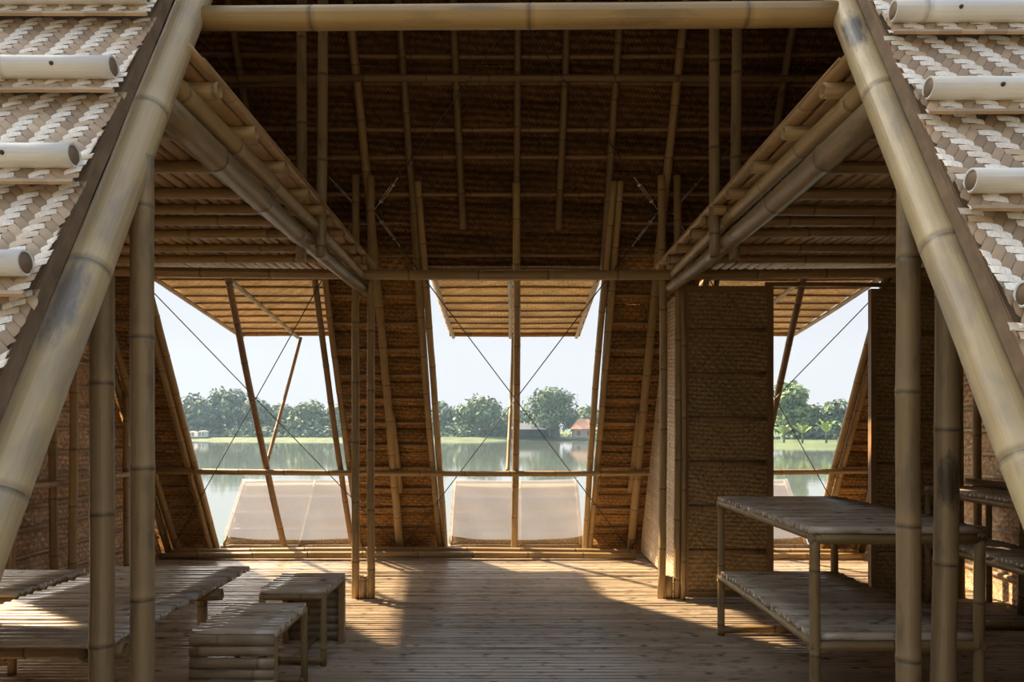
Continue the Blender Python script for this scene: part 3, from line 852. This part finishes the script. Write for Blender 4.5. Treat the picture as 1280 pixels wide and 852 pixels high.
e = empty('low_table', (-1.9, 3.4, 0), 'wide low slatted table with sunlit patch at the left', 'table')
X0, X1, Y0, Y1, ZT = -2.3, -1.5, 2.66, 4.14, .41
mb = MB(); slat_top(mb, X0, X1, Y0, Y1, ZT, .052, .02); mb.build('tabletop', M['grey'], e)
for y in (Y0 + .1, 3.67): part_pole(e, 'cross_beam', (X0 + .02, y, ZT - .062), (X1 + .02, y, ZT - .062), .032, 'tan')
for x in (X0 + .12, X1 - .1): part_pole(e, 'long_beam', (x, Y0 + .03, ZT - .055), (x, Y1 - .04, ZT - .055), .028, 'tan')
for x in (X0 + .12, X1 - .1):
    for y in (Y0 + .1, 3.67): part_pole(e, 'leg', (x, y + .05, 0), (x, y + .05, ZT - .06), .026, 'tan')
e = empty('low_bench', (-2.75, 3.7, 0), 'low slatted bench beside the left wall behind the low table', 'bench')
mb = MB(); slat_top(mb, -3.2, -2.36, 3.42, 3.98, .42, .045); mb.build('seat', M['grey'], e)
mb = MB(); box(mb, (-2.375, 3.70, .35), .02, .54, .09); mb.build('side_board', M['brown'], e, smooth=False)
for x in (-3.1, -2.43):
    for y in (3.50, 3.9): part_pole(e, 'leg', (x, y, 0), (x, y, .40), .02, 'tan')
part_pole(e, 'end_rail', (-3.15, 3.44, .375), (-2.38, 3.44, .375), .019, 'tan'); part_pole(e, 'stretcher', (-3.1, 3.50, .06), (-2.43, 3.50, .06), .018, 'tan')
part_pole(e, 'side_rail', (-2.43, 3.45, .09), (-2.43, 3.95, .09), .018, 'tan'); part_pole(e, 'side_rail', (-3.1, 3.45, .09), (-3.1, 3.95, .09), .018, 'tan')

def stool(lab, x0, x1, y0, y1, z, panel_front):
    e = empty('slatted_stool', ((x0 + x1) / 2, (y0 + y1) / 2, 0), lab, 'stool', 'slatted bamboo stools')
    mb = MB(); slat_top(mb, x0, x1, y0, y1, z, .05, .022); mb.build('seat', M['grey'], e)
    yp, yl = (y0, y1) if panel_front else (y1, y0)
    sg = -1 if panel_front else 1
    for x in (x0 + .015, x1 - .015):
        part_pole(e, 'side_rail', (x, y0 + .01, z - .037), (x, y1 - .01, z - .037), .016, 'tan')
        part_pole(e, 'leg', (x, yl - sg * -.012 * 1, 0), (x, yl + sg * .012, z - .025), .016, 'tan')
        mb = MB(); box(mb, (x, yp - sg * .02, (z - .03) / 2), .032, .035, z - .03); mb.build('panel_stile', M['tan'], e, smooth=False)
    mb = MB(); n = 8; hgt = (z - .03) / n
    for k in range(n):
        zc = .01 + hgt * (k + .5)
        slat(mb, (x0 + .002, yp + sg * .0, zc), (x1 - .002, yp + sg * .0, zc), hgt * 1.02, .013, up=(0, sg, 0), node=.5, wob=.08)
    mb.build('side_panel', M['plank'], e)
    for y in (yl,): part_pole(e, 'front_rail', (x0 + .01, y + sg * .012, z - .045), (x1 - .01, y + sg * .012, z - .045), .016, 'tan'); part_pole(e, 'stretcher', (x0 + .015, y + sg * .012, .03), (x1 - .015, y + sg * .012, .03), .018, 'tan')
    part_pole(e, 'middle_stretcher', ((x0 + x1) / 2, yl + sg * .02, .03), ((x0 + x1) / 2, yp - sg * .02, .03), .017, 'tan')
    return e
stool('slatted stool with its boarded side facing away, beside the rear left posts', -1.275, -.935, 3.62, 4.04, .39, False)
stool('slatted stool with its boarded side facing the viewer', -1.29, -.95, 2.88, 3.36, .39, True)

# ------------------------------------------------------------------ the far shore
def shore(pts_front, pts_back, name, mat):
    mb = MB(); n = len(pts_front)
    a = [mb.vert(p, (p[0], p[1])) for p in pts_front]; b = [mb.vert(p, (p[0], p[1])) for p in pts_back]
    for i in range(n - 1): mb.face((a[i], a[i + 1], b[i + 1], b[i]))
    return struct(mb.build(name, M[mat]))
xs = [-260 + 13 * i for i in range(41)]
def fy2(x): return 112 + 3 * math.sin(x * .07) + (2 if x > 0 else 0) - 38 * max(0, min(1, (x - 17) / 9))
f1 = [(x, fy2(x), -.9) for x in xs]; f2 = [(x, fy2(x) + 4, -.35 + .1 * math.sin(x)) for x in xs]; f3 = [(x, 175, .6) for x in xs]
mb = MB()
rows = [[mb.vert(p, (p[0], p[1])) for p in f] for f in (f1, f2, f3)]
for a, b in zip(rows, rows[1:]):
    for i in range(len(a) - 1): mb.face((a[i], a[i + 1], b[i + 1], b[i]))
struct(mb.build('far_bank', M['grass']))

def leaf_mat(name, col):
    m, t, bs = nt(name)
    tone = nd(t, 'Attribute', attribute_name='tone').outputs['Fac']
    c = mix(t, tone, tuple(q * .55 for q in col), tuple(min(1, q * 1.5) for q in col))
    t.links.new(c, bs.inputs['Base Color']); bs.inputs['Roughness'].default_value = .7
    bs.inputs['Specular IOR Level'].default_value = .15
    return m
LM = {'far': leaf_mat('leaves_far', (.11, .165, .115)), 'mid': leaf_mat('leaves_mid', (.12, .18, .095)), 'round': leaf_mat('leaves_round', (.10, .155, .085)),
      'light': leaf_mat('leaves_light', (.19, .27, .11)), 'banana': leaf_mat('leaves_banana', (.27, .37, .11))}
M['bark'] = plain('bark', (.20, .16, .12), .9, .3, 3)
M['pale_bark'] = plain('pale_bark', (.5, .48, .42), .9, .2, 3)
def tree(name, lab, x, y, z, h, w, lm, trunk=.25, bark='bark', low=.02, nleaf=2600, ls=.52, seed=1, group='trees on the far shore', spiky=0.0):
    rr = random.Random(seed)
    e = empty(name, (x, y, z), lab, 'tree', group)
    mb = MB(); pole(mb, (x, y, z - .3), (x + rr.uniform(-.3, .3), y, z + h * .7), w * .05 * (1 + trunk), w * .02, node=5, segs=8, bow=.01, hollow=False)
    for k in range(6):
        an = rr.uniform(0, 6.28); zz = z + h * rr.uniform(.3, .5)
        pole(mb, (x, y, zz), (x + math.cos(an) * w * .33, y + math.sin(an) * w * .33, zz + h * .3), w * .018, w * .008, node=5, segs=6, bow=.02, hollow=False)
    mb.build('trunk', M[bark], e)
    mb = MB(); blobs = []
    for k in range(34):
        an = rr.uniform(0, 6.28); f = rr.uniform(low, .95); rad = (w / 2) * (math.sin(math.pi * (.12 + .8 * f) ** .8)) * rr.uniform(.45, 1.0)
        blobs.append((x + math.cos(an) * rad * .8, y + math.sin(an) * rad * .8, z + h * f * .92, w * rr.uniform(.10, .2)))
    for k in range(nleaf):
        bx, by, bz, br = rr.choice(blobs)
        dv = Vector((rr.gauss(0, 1), rr.gauss(0, 1), rr.gauss(0, .8))).normalized()
        q = br * rr.uniform(.6, 1.08)
        c = Vector((bx, by, bz)) + dv * q
        if c.z < z + .05: c.z = z + .05
        nrm = (dv + Vector((rr.uniform(-.7, .7), rr.uniform(-.7, .7), rr.uniform(-.2, .8)))).normalized()
        a, b = frame_of(nrm); an = rr.uniform(0, 6.28); a, b = a * math.cos(an) + b * math.sin(an), b * math.cos(an) - a * math.sin(an)
        s1, s2 = ls * rr.uniform(.6, 1.2), ls * rr.uniform(.3, .6) * (1 - spiky)
        tn = rr.random()
        i0 = [mb.vert(c - a * s1), mb.vert(c - b * s2 + nrm * .1 * ls), mb.vert(c + a * s1), mb.vert(c + b * s2 - nrm * .05 * ls)]
        mb.face(i0, tn)
    mb.build('crown', lm, e, smooth=False)
    return e
def px(x, yd): return (x - 640) * yd / 900
def pz(y, yd): return 1.2 - (y - 534) * yd / 900
sd_ = 100
for (xp, yt, wp, Yd, kind, lab) in (
    (205, 497, 62, 128, 'far', 'hazy green tree on the far shore behind the outer left window jamb'),
    (245, 492, 58, 124, 'far', 'dense tree above the small white buildings across the water'),
    (285, 486, 66, 127, 'far', 'tallest tree of the left group across the water'),
    (322, 500, 50, 125, 'far', 'far tree behind the left window mullion'),
    (352, 507, 46, 132, 'far', 'far tree behind the leaning prop pole of the left window'),
    (386, 504, 56, 122, 'mid', 'broad pale green tree at the right of the left window view'),
    (422, 508, 50, 126, 'mid', 'far tree beside the right jamb of the left window'),
    (556, 503, 52, 128, 'far', 'far tree at the left edge of the middle window view'),
    (604, 496, 70, 121, 'mid', 'spreading tree with a pale trunk left of the middle rafter'),
    (648, 512, 48, 135, 'far', 'low far tree behind the grey roofed shed'),
    (735, 508, 44, 132, 'mid', 'tree behind the orange roofed house'),
    (780, 500, 60, 128, 'far', 'far tree hidden behind the right woven panel'),
    (480, 500, 60, 128, 'far', 'far tree hidden behind the left woven panel')):
    sd_ += 1; w = wp * Yd / 900 * 1.15; zb = -.2; h = pz(yt, Yd) - zb
    tree('tree', lab, px(xp, Yd), Yd, zb, h, w, LM[kind], seed=sd_, bark='pale_bark' if 'pale trunk' in lab else 'bark')
tree('round_tree', 'big dark round tree with a thick trunk in the middle window', px(692, 118), 118, -.3, pz(487, 118) + .3, 12.2, LM['round'], trunk=.9, seed=7, nleaf=3000, low=.36, ls=.5, spiky=.4)
for (xp, yt, wp, Yd, kind, lab) in (
    (986, 474, 56, 88, 'light', 'tall feathery light green tree in the doorway window'),
    (1012, 505, 50, 92, 'mid', 'bushy green tree right of the tall feathery tree'),
    (1044, 500, 46, 98, 'round', 'dark tree behind the banana plant'),
    (1072, 506, 46, 96, 'round', 'dark tree nearest the outer jamb of the doorway window'),
    (1110, 500, 60, 100, 'mid', 'far tree hidden behind the right partition panel'),
    (920, 500, 70, 100, 'mid', 'far tree hidden behind the left partition panel')):
    sd_ += 1; w = wp * Yd / 900 * 1.1; zb = -.2; h = pz(yt, Yd) - zb
    tree('tree', lab, px(xp, Yd), Yd, zb, h, w, LM[kind], seed=sd_, ls=.42, low=.25 if kind == 'light' else .05)
def banana(lab, x, y, z, h, n, seed):
    rr = random.Random(seed)
    e = empty('banana_plant', (x, y, z), lab, 'plant', 'banana plants')
    mb = MB(); pole(mb, (x, y, z - .1), (x, y, z + h * .45), .12, .08, node=3, segs=8, hollow=False); mb.build('stem', M['grass'], e)
    for k in range(n):
        an = 6.28 * k / n + rr.uniform(-.3, .3); L = h * rr.uniform(.6, .85); tilt = rr.uniform(.5, 1.1)
        mb = MB(); prev = None; d = Vector((math.cos(an), math.sin(an), 0)); sdv = Vector((-d.y, d.x, 0)); tn = rr.random()
        for q in range(7):
            f = q / 6; c = Vector((x, y, z + h * .42)) + d * L * math.sin(f * tilt * 1.3) * .8 + Vector((0, 0, L * .75 * math.sin(f * 1.9) * (1.3 - tilt * .5)))
            wd = .22 * h * .4 * math.sin(math.pi * min(1, .08 + f * .92)) + .01
            row = [mb.vert(c - sdv * wd - Vector((0, 0, wd * .3))), mb.vert(c), mb.vert(c + sdv * wd - Vector((0, 0, wd * .3)))]
            if prev:
                for w_ in (0, 1): mb.face((prev[w_], prev[w_ + 1], row[w_ + 1], row[w_]), tn)
            prev = row
        mb.build('leaf', LM['banana'], e)
for i, (xp, yb_, Yd, h, lab) in enumerate(((1033, 549, 76, 2.3, 'bright yellow green banana plant on the near right bank'), (1003, 551, 76, 1.9, 'banana plant under the feathery tree'), (1058, 547, 80, 2.2, 'banana plant beside the outer jamb of the doorway window'), (980, 551, 78, 1.8, 'banana plant behind the doorway window mullion'))):
    banana(lab, px(xp, Yd), Yd, -.35, h, 8, 60 + i)
# bushes along the water's edge
mb = MB(); rr = random.Random(77)
for k in range(9000):
    x = rr.uniform(-95, 60)
    yy_ = fy2(x) + rr.uniform(5.5, 9.5)
    if 2 < x < 14 and rr.random() < .75: continue
    hh = 1.0 + .7 * math.sin(x * .55) + .5 * math.sin(x * 1.7)
    if x > 17: yy_ += 2; hh *= .6
    z = -.35 + max(.25, hh) * rr.random() ** 1.2 * 1.35
    nrm = Vector((rr.uniform(-1, 1), rr.uniform(-1, .4), rr.uniform(-.2, 1))).normalized(); a, b = frame_of(nrm)
    c = Vector((x, yy_, z)); s1 = rr.uniform(.2, .42)
    mb.face([mb.vert(c - a * s1), mb.vert(c - b * s1 * .6), mb.vert(c + a * s1), mb.vert(c + b * s1 * .6)], rr.random())
bu = tag(mb.build('undergrowth', LM['far'], None, (0, 118, -.4), smooth=False), 'dense green undergrowth along the far water edge', 'undergrowth'); bu['kind'] = 'stuff'

# thin haze over the pond and the far shore
m = bpy.data.materials.new('haze'); m.use_nodes = True; t = m.node_tree; t.nodes.clear()
out = t.nodes.new('ShaderNodeOutputMaterial'); vs = t.nodes.new('ShaderNodeVolumeScatter')
vs.inputs['Color'].default_value = (.50, .74, 1.0, 1); vs.inputs['Density'].default_value = .0008; vs.inputs['Anisotropy'].default_value = .2
t.links.new(vs.outputs[0], out.inputs['Volume'])
mb = MB(); box(mb, (0, 90, 9), 420, 150, 19.6)
hz = tag(mb.build('haze', m, None, (0, 90, 9), smooth=False), 'thin bluish haze hanging over the pond and the far trees', 'haze'); hz['kind'] = 'stuff'
# far buildings
def house(name, lab, x, y, z, w, d, h, rh, wallc, roofc, openfront=False, o=.5):
    e = empty(name, (x, y, z), lab, 'house')
    mb = MB()
    if openfront:
        for sx in (-.48, -.16, .16, .48):
            mp = MB(); box(mp, (x + w * sx, y - d * .45, z + h / 2), .18, .18, h); mp.build('post', wallc, e, smooth=False)
        box(mb, (x, y + d * .45, z + h * .5), w, .1, h)
        mb.build('wall', wallc, e, smooth=False)
    else:
        box(mb, (x, y, z + h / 2), w, d, h); mb.build('wall', wallc, e, smooth=False)
        for sx in (-.28, .22):
            mb = MB(); box(mb, (x + w * sx, y - d / 2, z + h * .5), w * .16, .08, h * .5); mb.build('window', M['edge'], e, smooth=False)
    mb = MB()
    v = [mb.vert(p) for p in ((x - w / 2 - o, y - d / 2 - o, z + h), (x + w / 2 + o, y - d / 2 - o, z + h), (x + w / 2 + o, y + d / 2 + o, z + h), (x - w / 2 - o, y + d / 2 + o, z + h), (x - w / 4, y, z + h + rh), (x + w / 4, y, z + h + rh))]
    for f in ((0, 1, 5, 4), (2, 3, 4, 5), (1, 2, 5), (3, 0, 4), (3, 2, 1, 0)): mb.face([v[i] for i in f])
    mb.build('roof', roofc, e, smooth=False)
WH = plain('white_wall', (.7, .71, .72), .8, .05); GR = plain('grey_roof', (.10, .115, .135), 1.0, .1); OR = plain('orange_roof', (.46, .24, .15), .8, .15, 1); DK = plain('shed_wall', (.10, .12, .14), .8, .1)
house('shed', 'long low shed with a grey roof beside the round tree', px(662, 116), 116, -.35, 6.5, 4, 1.25, 1.0, DK, GR, True)
house('house', 'small house with an orange roof in the middle window', px(729, 114), 114, -.35, 3.2, 4, 1.3, 1.6, plain('house_wall', (.42, .36, .32), .8, .1), OR)
house('building', 'left one of the small white far buildings', px(242, 117), 117, -.35, .85, 1.4, .85, .08, WH, WH, o=.05)
house('building', 'right one of the small white far buildings', px(254.5, 117), 117, -.35, 1.0, 1.4, .95, .08, WH, WH, o=.05)

# ------------------------------------------------------------------ light
sun_to = Vector((-.9125, .704, 1.0)).normalized()
L = bpy.data.lights.new('sun', 'SUN'); L.energy = 9.5; L.color = (1.0, .76, .48); L.angle = math.radians(1.6)
lo = bpy.data.objects.new('sun', L); COL.objects.link(lo)
lo.rotation_euler = sun_to.to_track_quat('Z', 'Y').to_euler(); lo.location = (-20, 20, 30)
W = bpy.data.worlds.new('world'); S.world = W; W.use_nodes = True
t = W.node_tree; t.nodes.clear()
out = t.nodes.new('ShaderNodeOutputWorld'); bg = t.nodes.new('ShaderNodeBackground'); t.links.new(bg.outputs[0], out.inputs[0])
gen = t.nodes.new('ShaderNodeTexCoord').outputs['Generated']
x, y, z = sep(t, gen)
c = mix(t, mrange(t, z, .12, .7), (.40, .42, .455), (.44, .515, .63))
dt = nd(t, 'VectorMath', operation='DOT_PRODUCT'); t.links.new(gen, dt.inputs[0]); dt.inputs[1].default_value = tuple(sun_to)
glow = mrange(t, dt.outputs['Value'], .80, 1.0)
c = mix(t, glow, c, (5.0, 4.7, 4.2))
# dark low sky band added behind the viewer to cut light from the front
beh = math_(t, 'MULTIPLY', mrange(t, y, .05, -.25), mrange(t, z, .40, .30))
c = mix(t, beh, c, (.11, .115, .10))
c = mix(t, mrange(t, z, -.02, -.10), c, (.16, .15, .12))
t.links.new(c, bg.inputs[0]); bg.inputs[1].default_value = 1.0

# ------------------------------------------------------------------ camera and colour
cam = bpy.data.cameras.new('camera'); cam.lens = 900 / 1280 * 36; cam.sensor_width = 36; cam.shift_y = 108 / 1280; cam.clip_end = 1000
co = bpy.data.objects.new('camera', cam); COL.objects.link(co); co.location = (0, 0, 1.2); co.rotation_euler = (math.radians(90), 0, 0)
S.camera = co
S.view_settings.view_transform = 'Standard'; S.view_settings.look = 'None'; S.view_settings.exposure = 0.95; S.view_settings.gamma = 1.0; S.view_settings.use_curve_mapping = False
S.cycles.use_denoising = True
S.cycles.max_bounces = 10; S.cycles.diffuse_bounces = 6; S.cycles.transparent_max_bounces = 16
for o in bpy.data.objects:
    if '_org' in o: del o['_org']
